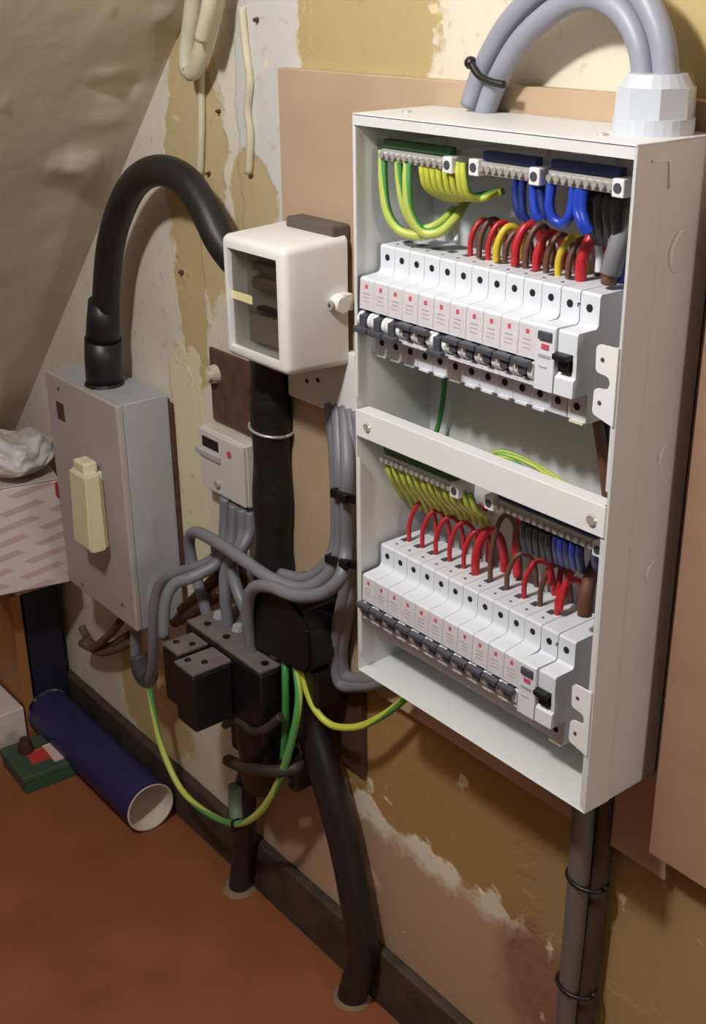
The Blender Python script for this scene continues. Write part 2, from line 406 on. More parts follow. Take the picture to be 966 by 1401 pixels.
# top screws, knock-out marks on the right side
for px, py in [(557, 154), (825, 185)]:
    p = atz(px, py, ZT); bm = B(); cyl(bm, p, p+Vector((0, 0, .0014)), .0042, .0034, 16); s = obj('screw', bm, zinc, tp)
def arcmark(yc, zc, r, a0, a1, name='knockout_mark'):
    pts = [(X1+0.0002, yc+r*math.cos(math.radians(a0+(a1-a0)*i/12)), zc+r*math.sin(math.radians(a0+(a1-a0)*i/12))) for i in range(13)]
    obj(name, tube(B(), pts, lambda t: 0.0003+0.0017*math.sin(math.pi*min(max(t, .03), .97)), seg=8, smooth=False), plastic_w, sp)
arcmark(-0.040, 0.957, 0.0165, 95, 225); arcmark(-0.038, 0.812, 0.0100, 90, 220); arcmark(-0.040, 0.722, 0.0100, 90, 220)
for pts in ([(-0.084, 1.0195), (-0.066, 1.0185), (-0.064, 1.001)], [(-0.0715, 0.760), (-0.0715, 0.748)]):
    obj('knockout_mark', tube(B(), [(X1+0.0004, y, z) for y, z in pts], 0.0013, seg=8, smooth=False), plastic_w, sp)

# ------------------------------------------------------------------ breakers
XM, MW = 0.0073, 0.0180
def mcb_profile(dz):
    z = lambda v: v+dz
    P = [(-0.030, z(.927)), (-0.0745, z(.927)), (-0.076, z(.9255)), (-0.076, z(.9095))]
    for i in range(1, 6):
        a = math.radians(18*i); P.append((-0.076-0.005*(1-math.cos(a)), z(.9095-0.005*math.sin(a))))
    P += [(-0.096, z(.9035)), (-0.0975, z(.9020)), (-0.0985, z(.8780)), (-0.0950, z(.8765)), (-0.0945, z(.8625)), (-0.0975, z(.8615)), (-0.0975, z(.8585)),
          (-0.082, z(.8585)), (-0.082, z(.8367)), (-0.030, z(.8367))]
    return P
def breaker(k, dz, up, row, labels=True):
    xa = XM+k*MW+0.0002; xb = xa+MW-0.0004; xc = (xa+xb)/2; z = lambda v: v+dz
    t = thing('circuit_breaker', f'{ORD[k]} narrow grey white breaker from the left in the {row} row, toggle {"up" if up else "down"}', 'circuit breaker', (xc, -0.030, z(.8367)), f'{row} row circuit breakers')
    bm = B(); prism(bm, mcb_profile(dz), xa, xb, 'x'); body = obj('body', bm, mcb_m, t)
    # toggle: stem in a dark slot with a wide bar
    bm = B(); box(bm, xc-.0042, xc+.0042, -.0962, -.0944, z(.8632), z(.8762)); obj('toggle_slot', bm, hole_m, t)
    bm = B()
    zb = z(.8755) if up else z(.8620)
    box(bm, xa+.0004, xb-.0004, -.1065, -.1005, zb-.0024, zb+.0024, .0011)
    zs = (z(.8668), zb) if up else (zb, z(.8745))
    box(bm, xc-.0036, xc+.0036, -.1035, -.0950, zs[0], zs[1], .0008)
    obj('toggle', bm, toggle_m, t)
    # white pivot piece between toggles
    for xl in (xa+.0001, xb-.0043):
        bm = B(); cyl(bm, (xl, -.0952, z(.8690)), (xl+.0042, -.0952, z(.8690)), .0066, seg=16); obj('toggle_cheek', bm, plastic_w, t)
    for zz, yy, r in ((.9175, -.076, .0027), (.8475, -.082, .0029)):
        bm = B(); c = Vector((xc, yy, z(zz))); cyl(bm, c+Vector((0, .002, 0)), c+Vector((0, -.0003, 0)), r, seg=14); obj('screw_hole', bm, hole_m, t)
    bm = B(); box(bm, xc-.0040, xc+.0022, -.0575, -.0505, z(.9268), z(.9274)); obj('wire_entry', bm, toggle_m, t)
    bm = B(); c = Vector((xc+.001, -.0660, z(.9268))); cyl(bm, c, c+Vector((0, 0, .0005)), .0013, seg=10); obj('vent_hole', bm, toggle_m, t)
    bm = B(); prism(bm, [(-.09765, z(.9010)), (-.09862, z(.8795)), (-.0983, z(.8795)), (-.0973, z(.9010))], xa+.0006, xb-.0006, 'x'); lab = obj('label', bm, mcb_lab, t)
    bm = B(); prism(bm, [(-.09790, z(.8985)), (-.09810, z(.8950)), (-.0975, z(.8950)), (-.0973, z(.8985))], xc-.0020, xc+.0012, 'x'); obj('red_mark', bm, red_m, lab)
    bm = B()
    for a, b_ in ((.8915, .8904), (.8882, .8873), (.8850, .8842)):
        f = lambda v: -.0976-.001*(.902-v)/.024-.0002
        prism(bm, [(f(a), z(a)), (f(b_), z(b_)), (-.0975, z(b_)), (-.0975, z(a))], xc-.0045, xc+.0035, 'x')
    obj('print_lines', bm, print_g, lab)
    if dz == 0:
        bm = B(); box(bm, xa+.003, xb-.003, -.0835, -.060, z(.8350), z(.8367)); obj('clip', bm, mcb_m, t)
def rcd(dz, row):
    k = 11; xa = XM+k*MW+0.0004; xm = xa+MW-.0006; xb = xa+2*MW-.0006; z = lambda v: v+dz
    t = thing('residual_current_switch', f'double width main switch with black test button at the right end of the {row} row', 'switch', ((xa+xb)/2, -0.030, z(.8367)), 'main switches')
    L = [(-0.030, z(.927)), (-0.0745, z(.927)), (-0.076, z(.9255)), (-0.076, z(.9055)), (-0.078, z(.9038)), (-0.0975, z(.9045)), (-0.0990, z(.9030)), (-0.0997, z(.8580)), (-0.0825, z(.8580)), (-0.0825, z(.8367)), (-0.030, z(.8367))]
    bm = B(); prism(bm, L, xa, xm, 'x'); obj('body', bm, mcb_m, t)
    R = [(-0.030, z(.927)), (-0.0745, z(.927)), (-0.076, z(.9255)), (-0.076, z(.9055)), (-0.078, z(.9035)), (-0.0955, z(.9035)), (-0.0965, z(.9020)), (-0.0965, z(.8880)), (-0.086, z(.8870)), (-0.086, z(.8740)), (-0.0935, z(.8735)), (-0.0985, z(.8700)), (-0.0990, z(.8580)), (-0.0825, z(.8580)), (-0.0825, z(.8367)), (-0.030, z(.8367))]
    bm = B(); prism(bm, R, xm+.0008, xb, 'x'); obj('body', bm, mcb_m, t)
    bm = B(); prism(bm, [(-0.086, z(.8875)), (-0.0960, z(.8880)), (-0.0960, z(.8700)), (-0.086, z(.8735))], xb-.0035, xb-.0001, 'x'); obj('toggle_guard', bm, mcb_m, t)
    bm = B(); box(bm, xm+.0012, xb-.0040, -.1035, -.090, z(.8835), z(.8880), .001); box(bm, xm+.003, xb-.0055, -.0985, -.086, z(.8745), z(.8850), .0006); obj('toggle', bm, black_m, t)
    bm = B(); box(bm, xa+.0025, xm-.0025, -.1012, -.0985, z(.8945), z(.9005), .0008); obj('test_button', bm, toggle_m, t)
    bm = B(); box(bm, xa+.0055, xm-.0050, -.09985, -.0985, z(.8878), z(.8915)); obj('red_mark', bm, red_m, t)
    bm = B(); box(bm, xa+.0030, xm-.0035, -.09985, -.0985, z(.8818), z(.8840)); box(bm, xa+.0040, xm-.0060, -.0999, -.0985, z(.8745), z(.8755)); obj('print_lines', bm, print_g, t)
    for zz, yy in ((.9165, -.076), (.8470, -.0825)):
        for xc in (xa+.0085, xa+.0265):
            bm = B(); c = Vector((xc, yy, z(zz))); cyl(bm, c+Vector((0, .002, 0)), c+Vector((0, -.0003, 0)), .0029, seg=14); obj('screw_hole', bm, hole_m, t)
    bm = B(); box(bm, xa+.0155, xa+.0165, -.0763, -.075, z(.9155), z(.9185)); box(bm, xa+.0165, xa+.0178, -.0763, -.075, z(.9172), z(.9185)); obj('print_mark', bm, toggle_m, t)
    bm = B(); box(bm, xb-.014, xb-.001, -.0845, -.060, z(.8350), z(.8367)); obj('clip', bm, cream, t)
for dz, row in ((0.0, 'upper'), (-0.2695, 'lower')):
    for k in range(11):
        breaker(k, dz, not (row == 'upper' and k in (0, 1, 2, 5)), row)
    rcd(dz, row)
    bm = B(); prism(bm, [(-.0137, .895+dz), (-.030, .895+dz), (-.030, .868+dz), (-.0137, .868+dz)], X0+.004, X1-.010, 'x')
    tag(obj('mounting_rail', bm, steel), f'steel rail carrying the {row} row of breakers', 'rail')
# rail clip plate at the left of each row (upper)

# ------------------------------------------------------------------ terminal bars
def termbar(xa, xb, zc, strip, label, n, Y=-0.075, ends=(True, True)):
    t = thing('terminal_bar', label, 'terminal bar', ((xa+xb)/2, Y+.02, zc), 'terminal bars')
    bm = B(); box(bm, xa, xb, Y-.004, Y+.004, zc-.0045, zc+.0045, .0005, 1); obj('bar', bm, brass, t)
    bm = B(); box(bm, xa, xb, Y-.002, Y+.006, zc+.0055, zc+.0115, .0005, 1); obj('carrier_strip', bm, strip, t)
    for i in range(n):
        x = xa+(i+.5)*(xb-xa)/n
        bm = B(); cyl(bm, (x, Y-.004, zc), (x, Y-.0072, zc), .0026, .0024, 10)
        s = obj('screw', bm, zinc, t)
    for e, x in zip(ends, (xa-.004, xb+.004)):
        if e:
            bm = B(); box(bm, x-.005, x+.005, Y-.0075, Y+.012, zc-.006, zc+.006, .001); br = obj('end_support', bm, plastic_w, t)
            bm = B(); cyl(bm, (x, Y-.0075, zc), (x, Y-.0079, zc), .0034, seg=12); obj('screw_hole', bm, toggle_m, br)
    for x in (xa+.002, xb-.002):
        bm = B(); box(bm, x-.003, x+.003, Y+.010, -.0138, zc+.001, zc+.009); obj('bracket', bm, plastic_w, t)
termbar(0.012, 0.088, 0.9985, strip_g, 'upper earth terminal bar with green strip under the box top', 11, ends=(False, True))
termbar(0.124, 0.176, 0.9995, strip_b, 'upper neutral terminal bar with blue strip, half nearer the centre', 8, ends=(True, True))
termbar(0.190, 0.250, 1.0000, strip_b, 'upper neutral terminal bar with blue strip, half nearer the gland', 9, ends=(False, True))
termbar(0.012, 0.104, 0.7425, strip_g, 'lower earth terminal bar beneath the cross bar', 14, ends=(False, True))
termbar(0.152, 0.256, 0.7450, strip_b, 'lower neutral terminal bar beneath the cross bar', 15, ends=(True, True))

# ------------------------------------------------------------------ wires, upper half of the box
GB = 'upper earth wires'
def W(name, px, Y, r, m_, label, grp, n=8):
    if isinstance(Y, (int, float)): Y = [Y]*len(px)
    return wire(name, [at(x, y, yy) for (x, y), yy in zip(px, Y)], r, m_, label, grp, n=n, seg=9)
W('earth_wire', [(524, 205), (524, 245), (530, 290), (548, 316), (580, 322), (606, 312), (625, 292), (640, 272)], [-.076, -.078, -.078, -.074, -.066, -.055, -.04, -.025], .0039, gyg, 'thick green yellow wire hanging furthest left, sweeping along the breaker tops', GB)
W('earth_wire', [(545, 212), (547, 250), (554, 285), (572, 312), (600, 306), (622, 286)], [-.076, -.077, -.076, -.070, -.058, -.040], .0036, gyg, 'second thick green yellow wire from the left, under the green strip', GB)
W('earth_wire', [(559, 214), (557, 250), (560, 288), (576, 316), (600, 318), (622, 300), (634, 282)], [-.076, -.079, -.078, -.072, -.064, -.05, -.035], .0040, gyg, 'third thick green yellow wire from the left with a broad green side', GB)
for i, x in enumerate([577, 584, 592, 600, 609, 618, 627, 634]):
    W('earth_wire', [(x, 216+i), (x+1, 235+i*1.2), (x+6, 254+i*1.6), (x+22, 266+i*0.8), (x+48-2*i, 272-i*0.5), (688-i, 262)], [-.075, -.076, -.072, -.062, -.05-.001*i, -.042], .0029, gy, f'{ORD[i]} of the short yellow earth wires bunched under the green strip', 'short upper earth wires')
UB = 'upper blue wires'
blues = [([(708, 235), (705, 262), (709, 288), (716, 300)], blue_d), ([(717, 237), (714, 265), (716, 292), (722, 302)], blue_d), ([(735, 240), (730, 265), (733, 292), (740, 300)], blue_w),
         ([(742, 242), (740, 265), (744, 290), (750, 300)], blue_d), ([(786, 252), (783, 280), (778, 298), (770, 306), (758, 300), (752, 280), (756, 246)], blue_w),
         ([(794, 254), (790, 285), (796, 305), (802, 318)], blue_w), ([(800, 255), (797, 285), (801, 305), (808, 318)], blue_w)]
for i, (p, m_) in enumerate(blues):
    W('neutral_wire', p, [-.075 - .001*(j % 3) for j in range(len(p))], .0036 if m_ is blue_w else .003, m_, 'blue wire bent into a U under the blue strip' if i == 4 else f'{ORD[i]} straight blue wire from the left under the blue strip' if i < 4 else f'{ORD[i-1]} straight blue wire from the left under the blue strip', UB)
for i, (x, r) in enumerate([(812, .0038), (822, .0044), (834, .0044), (843, .004)]):
    W('neutral_wire', [(x, 256+i*2), (x-2, 290), (x, 315), (x+8-6*i, 330)], [-.070, -.066, -.060, -.05], r, black_w, f'{ORD[i]} black wire from the left, hanging under the right end of the blue strip', 'upper black wires')
# grey sheathed tail with brown core entering the main switch
p0 = at(832, 384, -.058)
W('meter_tail', [(833, 388), (836, 372)], -.058, .0058, brown_w, 'brown core of the grey tail entering the upper main switch', 'tail cores')
W('meter_tail', [(836, 374), (843, 345), (853, 312), (862, 285), (872, 250)], [-.058, -.058, -.054, -.05, -.046], .0075, grey_cable, 'thick grey sheathed tail slanting down to the upper main switch', 'tails')
W('meter_tail', [(850, 388), (853, 350), (858, 300), (860, 262)], [-.050, -.046, -.04, -.038], .0058, blue_w, 'blue tail behind the grey one at the right side of the box', 'tails')
# arches into the breaker tops
def arch(k, dz, colour, r, label, grp, h=.030, back=.020, side=.004, name='circuit_wire', y0=-.0530):
    x = XM+(k+.5)*MW; z = .9268+dz
    pts = [(x-.001, y0, z-.002), (x-.001, y0, z+h*.45), (x+side*.15, y0+back*.22, z+h*.88), (x+side*.5, y0+back*.5, z+h), (x+side*.85, y0+back*.82, z+h*.80), (x+side, y0+back, z+h*.4), (x+side*1.2, y0+back*1.05, z-.012)]
    return wire(name, pts, r, colour, label, grp, n=6, seg=9)
up = [(4.1, red_w, .0022, .027), (4.65, brown_w, .0023, .029), (5.2, red_w, .0022, .028), (5.7, yellow_w, .0030, .026), (6.2, brown_w, .0022, .024), (6.8, red_w, .0034, .030), (7.4, brown_w, .0025, .031), (8.0, red_w, .0032, .027),
      (8.55, brown_w, .0024, .027), (9.2, yellow_w, .0028, .027), (9.75, brown_w, .0024, .027), (10.4, red_w, .0044, .032)]
cn = {'red_pvc': 'red', 'brown_pvc': 'brown', 'yellow_pvc': 'yellow'}
seen = {}
for k, m_, r, h in up:
    c = cn[m_.name]; seen[c] = seen.get(c, 0)+1
    lb = 'thick bright red wire arching into the last narrow breaker of the upper row' if k > 10 else f'{ORD[seen[c]-1]} {c} wire from the left arching into the upper breaker tops'
    arch(k, 0, m_, r, lb, 'wires arching into the upper breakers', h=h, side=.007)
bm = B(); tube(bm, [at(x, y, -.045) for x, y in [(819, 372), (820, 352), (818, 335)]], .0028); tag(obj('white_sleeve', bm, white_w), 'thin white sleeve standing beside the grey tail', 'sleeve')
for i, (x, yb, yt) in enumerate([(616, 330, 292), (624, 330, 288)]):
    bm = B(); tube(bm, [at(x, yb, -.05), at(x+1, (yb+yt)/2, -.046), at(x+2, yt, -.044)], .0022); tag(obj('white_sleeve', bm, white_w), f'{["left", "right"][i]} thin white sleeve rising behind the upper breakers near the first red arch', 'sleeve')

# centre of the box
W('earth_wire', [(609, 500), (607, 540), (600, 580), (592, 606)], [-.032, -.028, -.026, -.03], .0024, green_w, 'thin green wire dropping behind the upper breakers to the cross bar', 'centre wires')
W('white_sleeve', [(611, 585), (611, 606)], -.03, .0016, grey_cable, 'short grey wire beside the thin green wire', 'centre wires')
for i in range(6):
    o = i*4.6; wv = [0, 1.5, -1, 2, -1.5, 1][i]
    W('coiled_wire', [(652+o*.9, 634-wv), (668+o*.7, 622+o*.45+wv), (692+o*.3, 618+o*.95), (731-o*.3+wv*2, 635+o*1.1-wv), (776-o*.6, 663+o*.75+wv), (806-wv, 687+o*.45), (824, 704+o*.4)], [-.050, -.046-.002*i, -.044-.003*i, -.044-.003*i, -.048-.003*i, -.056-.002*i, -.064], .0019, gyg, f'{ORD[i]} green yellow strand of the slack coil lying behind the cross bar, from the back', 'slack earth wire coil')
W('riser_wire', [(818, 575), (826, 630), (834, 700)], [-.040, -.040, -.040], .0045, brown_w, 'dark brown tail running down the right inside of the box', 'tails')
W('riser_wire', [(829, 575), (834, 630), (838, 690)], [-.030, -.030, -.030], .0040, black_w, 'black tail running down the right inside of the box', 'tails')

# ------------------------------------------------------------------ wires, lower half
for i in range(13):
    x = 528+i*9.6; y = 632+i*3.6
    W('earth_wire', [(x, y), (x+6, y+18), (x+15, y+34-i*.6), (x+22, y+46-i*1.2), (x+28, y+60-i*1.2)], [-.075, -.072, -.062, -.048, -.030], .0026, gy, f'{ORD[i]} green yellow wire from the left under the lower earth bar', 'lower earth wires')
lo = [(0.25, red_w, .0021), (1.25, red_w, .0021), (2.25, red_w, .0021), (3.25, red_w, .0021), (4.25, red_w, .0021), (5.05, red_w, .0038), (6.05, brown_w, .0023), (7.15, brown_w, .0023), (8.25, red_w, .0023), (9.25, brown_w, .0023), (10.3, red_w, .0026)]
for i, (k, m_, r) in enumerate(lo):
    arch(k, -.2695, m_, r, f'{cn[m_.name]} wire arching into the {ORD[i]} lower breaker from the left', 'wires arching into the lower breakers', h=[.037, .035, .035, .036, .034, .040, .060, .032, .033, .036, .030][i], back=.022, side=.010)
for i, (px, Y, r, m_) in enumerate([
    ([(655, 778), (656, 740), (664, 715), (655, 690)], [-.03, -.025, -.022, -.02], .0026, red_w), ([(668, 770), (668, 735), (662, 705), (668, 690)], [-.026, -.022, -.02, -.018], .0026, red_w),
    ([(708, 790), (706, 750), (708, 715), (705, 690)], [-.035, -.03, -.026, -.022], .0036, red_w), ([(752, 800), (754, 770), (756, 750)], [-.05, -.05, -.05], .0022, red_w),
    ([(766, 835), (772, 805), (784, 780), (790, 765)], [-.055, -.05, -.042, -.035], .0026, red_w), ([(772, 815), (778, 790), (783, 765)], [-.045, -.04, -.035], .0026, red_w), ([(762, 815), (766, 790), (770, 765)], [-.045, -.04, -.035], .0026, red_w)]):
    W('circuit_wire', px, Y, r, m_, f'{ORD[i]} red wire from the left rising behind the arches to the lower bars', 'rising red wires')
for i, (x, m_) in enumerate([(718, black_w), (726, black_w), (735, black_w), (744, black_w), (752, black_w), (762, blue_d), (769, blue_w), (777, blue_d), (785, blue_w), (794, blue_d), (820, blue_d)]):
    y = 706+(x-690)*.37; ln = 36 if i < 10 else 22
    c = 'black' if m_ is black_w else 'blue'; j = i if m_ is black_w else i-5
    W('neutral_wire', [(x, y), (x-1, y+ln*.5), (x+2, y+ln)], [-.074, -.070, -.060], .0034 if i < 10 else .006, m_, f'{ORD[j]} {c} wire from the left under the lower neutral bar', 'lower neutral wires')
W('meter_tail', [(800, 842), (802, 815), (808, 790), (818, 765), (822, 745)], [-.062, -.060, -.054, -.05, -.046], .0058, brown_w, 'thick brown tail entering the lower main switch', 'tails')

# ------------------------------------------------------------------ cable gland and arching cables above the box
gc = Vector((0.245, -0.040, ZT))
g = thing('cable_gland', 'white plastic cable gland on top of the fuse box', 'gland', gc)
bm = B(); cyl(bm, gc, gc+Vector((0, 0, .010)), .0265, .0265, 28); obj('base_ring', bm, gland_m, g)
bm = B(); cyl(bm, gc+Vector((0, 0, .010)), gc+Vector((0, 0, .029)), .0260, .0255, 8); obj('hex_nut', bm, gland_m, g)
bm = B(); cyl(bm, gc+Vector((0, 0, .029)), gc+Vector((0, 0, .037)), .0235, .0190, 24); obj('dome', bm, gland_m, g)
def arc_cable(off, label):
    P = spline([Vector((0.245, -0.040, ZT+.020))] + [at(x, y, Y) for x, y, Y in [(897, 108, -.040), (889, 52, -.040), (862, 2, -.039), (815, -24, -.037), (762, -8, -.034), (706, 42, -.030), (670, 104, -.026)]] + [Vector((0.062, -.024, 1.0308))], 6)
    c = []
    for i_, q in enumerate(P):
        t_ = (P[min(i_+1, len(P)-1)]-P[max(i_-1, 0)]).normalized(); side = Vector((0, 1, 0)).cross(t_).normalized()
        c.append(q - side*off)
    return tag(obj('supply_cable', tube(B(), c, .0084, seg=14, smooth=False), grey_arch), label, 'cable', 'grey cables arching into the top gland')
arc_cable(.0087, 'outer of two grey cables arching from the top gland behind the board')
arc_cable(-.0087, 'inner of two grey cables arching from the top gland behind the board')
p = at(650, 92, -.03)
t = thing('cable_tie', 'black cable tie around the arching cables at the board top', 'cable tie', p, 'cable ties')
bm = B(); tube(bm, [at(645, 88, -.037), at(656, 104, -.038), at(672, 112, -.038), at(690, 116, -.036)], .0028, seg=8); obj('band', bm, black_m, t)
bm = B(); q = at(644, 86, -.035); bmesh.ops.create_icosphere(bm, subdivisions=2, radius=.005, matrix=Matrix.Translation(q)); obj('head', bm, black_m, t, smooth=True)

# ------------------------------------------------------------------ white meter
MX0, MX1, MZ0, MZ1, MYF, MYB = -0.211, -0.108, 0.7865, 0.9110, -0.0925, -0.020
mt = thing('electricity_meter', 'white rounded electricity meter with a dark glass window', 'meter', ((MX0+MX1)/2, MYB, MZ0))
bm = B(); bmesh.ops.create_cube(bm, size=1)
for v in bm.verts: v.co = Vector((MX0+(v.co.x+.5)*(MX1-MX0), MYF+(v.co.y+.5)*(MYB-MYF), MZ0+(v.co.z+.5)*(MZ1-MZ0)))
for v in bm.verts:          # the case tapers a little towards its front
    if v.co.y < -0.05: v.co.z += -0.004 if v.co.z > .85 else 0.003
es = [e for e in bm.edges if not all(v.co.y > -0.03 for v in e.verts)]
bmesh.ops.bevel(bm, geom=es, offset=.0075, segments=4, profile=.5, affect='EDGES')
ff = [f for f in bm.faces if f.normal.y < -.98 and f.calc_area() > .002]
bmesh.ops.inset_region(bm, faces=ff, thickness=.0055)
ff = [f for f in bm.faces if f.normal.y < -.98 and f.calc_area() > .002]
f = max(ff, key=lambda q: q.calc_area())
r = bmesh.ops.extrude_face_region(bm, geom=[f]); vs = [q for q in r['geom'] if isinstance(q, bmesh.types.BMVert)]
bmesh.ops.translate(bm, verts=vs, vec=(0, .022, 0)); bmesh.ops.delete(bm, geom=[f], context='FACES')
for q in bm.faces: q.smooth = True
body = obj('case', bm, meter_m, mt)
try: body.data.set_sharp_from_angle(angle=math.radians(40))
except Exception: pass
wx0, wx1, wz0, wz1 = MX0+.0130, MX1-.0130, MZ0+.016, MZ1-.017
dark_in = mat('meter_inside', (150, 146, 136), 0.6); dial = mat('dial_brown', (96, 84, 76), 0.6); dialr = mat('dial_red', (128, 84, 76), .6)
bm = B(); box(bm, wx0-.0005, wx1+.0005, -.0712, -.0706, wz0-.0005, wz1+.0005); obj('inside_back', bm, dark_in, mt)
bm = B(); box(bm, wx0+.020, wx1-.006, -.080, -.0713, .876, .884, .001); obj('dial_block', bm, dial, mt)
bm = B(); box(bm, wx0+.020, wx1-.006, -.080, -.0713, .859, .870, .001); obj('dial_block', bm, dial, mt)
bm = B(); box(bm, wx1-.014, wx1-.001, -.079, -.0713, .846, .884, .001); obj('register', bm, dialr, mt)
bm = B(); box(bm, wx0+.026, wx1-.001, -.080, -.0713, .8385, .8425, .0006); obj('rail', bm, black_m, mt)
bm = B(); box(bm, wx0+.010, wx1-.002, -.078, -.0713, .806, .834, .001); obj('lower_block', bm, mat('meter_inside_warm', (138, 126, 112), .6), mt)
sticker = mat('yellowed_sticker', (226, 216, 160), .5)
bm = B(); box(bm, wx0-.002, wx0+.032, -.0890, -.0886, .8465, .8545); obj('sticker', bm, sticker, mt)
glass = bpy.data.materials.new('window_glass'); glass.use_nodes = True; gb = glass.node_tree.nodes['Principled BSDF']
gb.inputs['Base Color'].default_value = (.72, .72, .69, 1); gb.inputs['Roughness'].default_value = .10; gb.inputs['Transmission Weight'].default_value = 1.0; gb.inputs['IOR'].default_value = 1.25
bm = B(); box(bm, wx0-.0005, wx1+.0005, -.0884, -.0876, wz0-.0005, wz1+.0005); obj('window_pane', bm, glass, mt)
# side lug with screw
lp = at(470, 415, -.030); lx = MX1-.002
bm = B(); cyl(bm, (lx, -.034, lp.z), (lx+.014, -.034, lp.z), .0085, .0075, 16); box(bm, lx, lx+.0125, -.034, -.022, lp.z-.007, lp.z+.009, .001); lug = obj('sealing_lug', bm, meter_m, mt)
bm = B(); cyl(bm, (lx+.006, -.0425, lp.z), (lx+.006, -.045, lp.z), .0048, .0044, 14); s = obj('seal_screw', bm, zinc, lug)
bm = B(); cyl(bm, (lx+.006, -.0448, lp.z), (lx+.006, -.0454, lp.z), .0022, seg=10); obj('screw_slot', bm, toggle_m, s)
# terminal plate behind and below
bm = B(); box(bm, -.210, -.099, -.020, -.0125, .732, .800, .001); tpl = obj('terminal_plate', bm, meter_m, mt)
for x, y in ((420, 521), (435, 520)):
    q = at(x, y, -.020); bm = B(); cyl(bm, q, q+Vector((0, -.0004, 0)), .0026, seg=12); obj('screw_hole', bm, hole_m, tpl)
bm = B(); box(bm, -.186, -.112, -.034, -.0125, .880, .9200, .003); obj('rear_cap', bm, mat('rear_grey', (92, 84, 78), .5), mt)

# ------------------------------------------------------------------ isolator box and hose
IX0, IX1, IZ0, IZ1, IYF, IYB = -0.680, -0.487, 0.354, 0.6605, -0.078, -0.006
iso = thing('isolator_switch', 'grey metal isolator box with cream lever handle on the left wall', 'isolator', ((IX0+IX1)/2, IYB, IZ0))
bm = B(); box(bm, IX0, IX1, IYF+.010, IYB, IZ0, IZ1, .001, 1); obj('body', bm, iso_grey, iso)
bm = B(); box(bm, IX0-.001, IX1+.001, IYF, IYF+.010, IZ0-.001, IZ1+.001, .003, 3); fr = obj('front_cover', bm, iso_front, iso)
bm = B(); box(bm, IX0-.002, IX1+.0025, -.006, 0, IZ0-.002, IZ1-.012); obj('back_plate', bm, rust, iso)
stk = mat('dark_red_label', (84, 48, 50), .5)
a = at(77, 548, IYF); bm = B(); box(bm, a.x, a.x+.021, IYF-.0006, IYF+.001, a.z-.024, a.z); lb = obj('rating_label', bm, stk, iso); lb['label'] = 'small dark red rating label'
for px, py in [(80, 532), (168, 827), (113, 800)]:
    q = at(px, py, IYF); bm = B(); cyl(bm, q, q+Vector((0, -.001, 0)), .0028, .0024, 12); obj('cover_screw', bm, toggle_m, fr)
# lever handle
h0 = at(98, 642, IYF-.008); h1 = at(118, 632, IYF-.030); h2 = at(155, 752, IYF-.030); h3 = at(123, 760, IYF-.030)
hb = B(); box(hb, -.600, -.540, IYF-.010, IYF, .456, .562, .002); base = obj('handle_base', hb, cream, iso)
hx0, hx1 = h1.x-.002, h2.x
bm = B(); prism(bm, [(IYF-.010, .566), (IYF-.030, .563), (IYF-.034, .466), (IYF-.030, .4595), (IYF-.010, .4595), (IYF-.0105, .520)], -.572, -.527, 'x')
bmesh.ops.bevel(bm, geom=bm.edges[:], offset=.0018, segments=2, affect='EDGES'); lev = obj('lever', bm, cream, iso)
bm = B(); box(bm, -.568, -.538, IYF-.026, IYF-.006, .562, .577, .003); obj('lever_tip', bm, cream, lev)
bm = B(); box(bm, -.597, -.586, IYF-.0108, IYF-.009, .520, .537); obj('position_mark', bm, iso_grey, base)

hose = thing('flexible_conduit', 'thick black flexible hose arching from the isolator top to behind the meter', 'hose', (-.575, -.045, IZ1))
HY = -.045
hpts = [(-.5755, HY, .672)] + [at(x, y, HY) for x, y in [(141, 450), (145, 405), (150, 345), (162, 295), (185, 250), (217, 233), (252, 246), (280, 285), (305, 335)]] + [Vector((-.238, -.036, .845)), Vector((-.236, -.028, .825))]
hpts[0] = at(143, 520, HY)
bm = B(); tube(bm, hpts, .0165, seg=24, n=10); obj('hose', bm, blackrub, hose)
a, b_, c = at(143, 525, HY), at(141, 462, HY), at(142, 412, HY)
bm = B(); tube(bm, [a, at(141, 494, HY), at(141, 463, HY)], .0228, seg=24, smooth=False); obj('gland_sleeve', bm, blackrub, hose)
bm = B(); tube(bm, [at(141, 468, HY), at(141, 440, HY), at(142, 412, HY)], lambda t: .0215-.0028*t, seg=24, smooth=False); obj('heat_shrink', bm, blackrub, hose)
bm = B(); cyl(bm, (a.x, a.y, IZ1), (a.x, a.y, IZ1+.004), .0255, .024, 20); obj('lock_ring', bm, blackrub, hose)

# ------------------------------------------------------------------ black riser, rusty plate, small sub-meter
rs = thing('tape_wrapped_riser', 'thick black tape wrapped cable running down beside the tan board', 'cable', (-.245, -.024, .47))
bm = B(); tube(bm, [(-.236, -.024, .80), (-.236, -.024, .74), (-.238, -.024, .65), (-.240, -.024, .56), (-.240, -.026, .50)], lambda t: .0245+.0015*math.sin(t*23), seg=20, n=10, flat=.85); obj('cable', bm, tape, rs)
q = Vector((-.237, -.024, .690)); bm = B(); tube(bm, [q+Vector((.0262*math.cos(a), .0228*math.sin(a), -.003*math.cos(a))) for a in [i*math.pi/10 for i in range(21)]], .0016, seg=8, smooth=False); obj('wire_tie', bm, zinc, rs)
bm = B(); box(bm, -.388, -.305, -.004, 0, .655, .742, .001); pl = tag(obj('rusty_plate', bm, rust), 'rusty brown iron plate on the wall above the small sub meter', 'plate')
q = at(293, 512, -.006); bm = B(); cyl(bm, q+Vector((0, .006, 0)), q+Vector((0, -.006, 0)), .012, .010, 16); cyl(bm, q+Vector((.004, -.006, .0)), q+Vector((.004, -.012, 0)), .006, .005, 12)
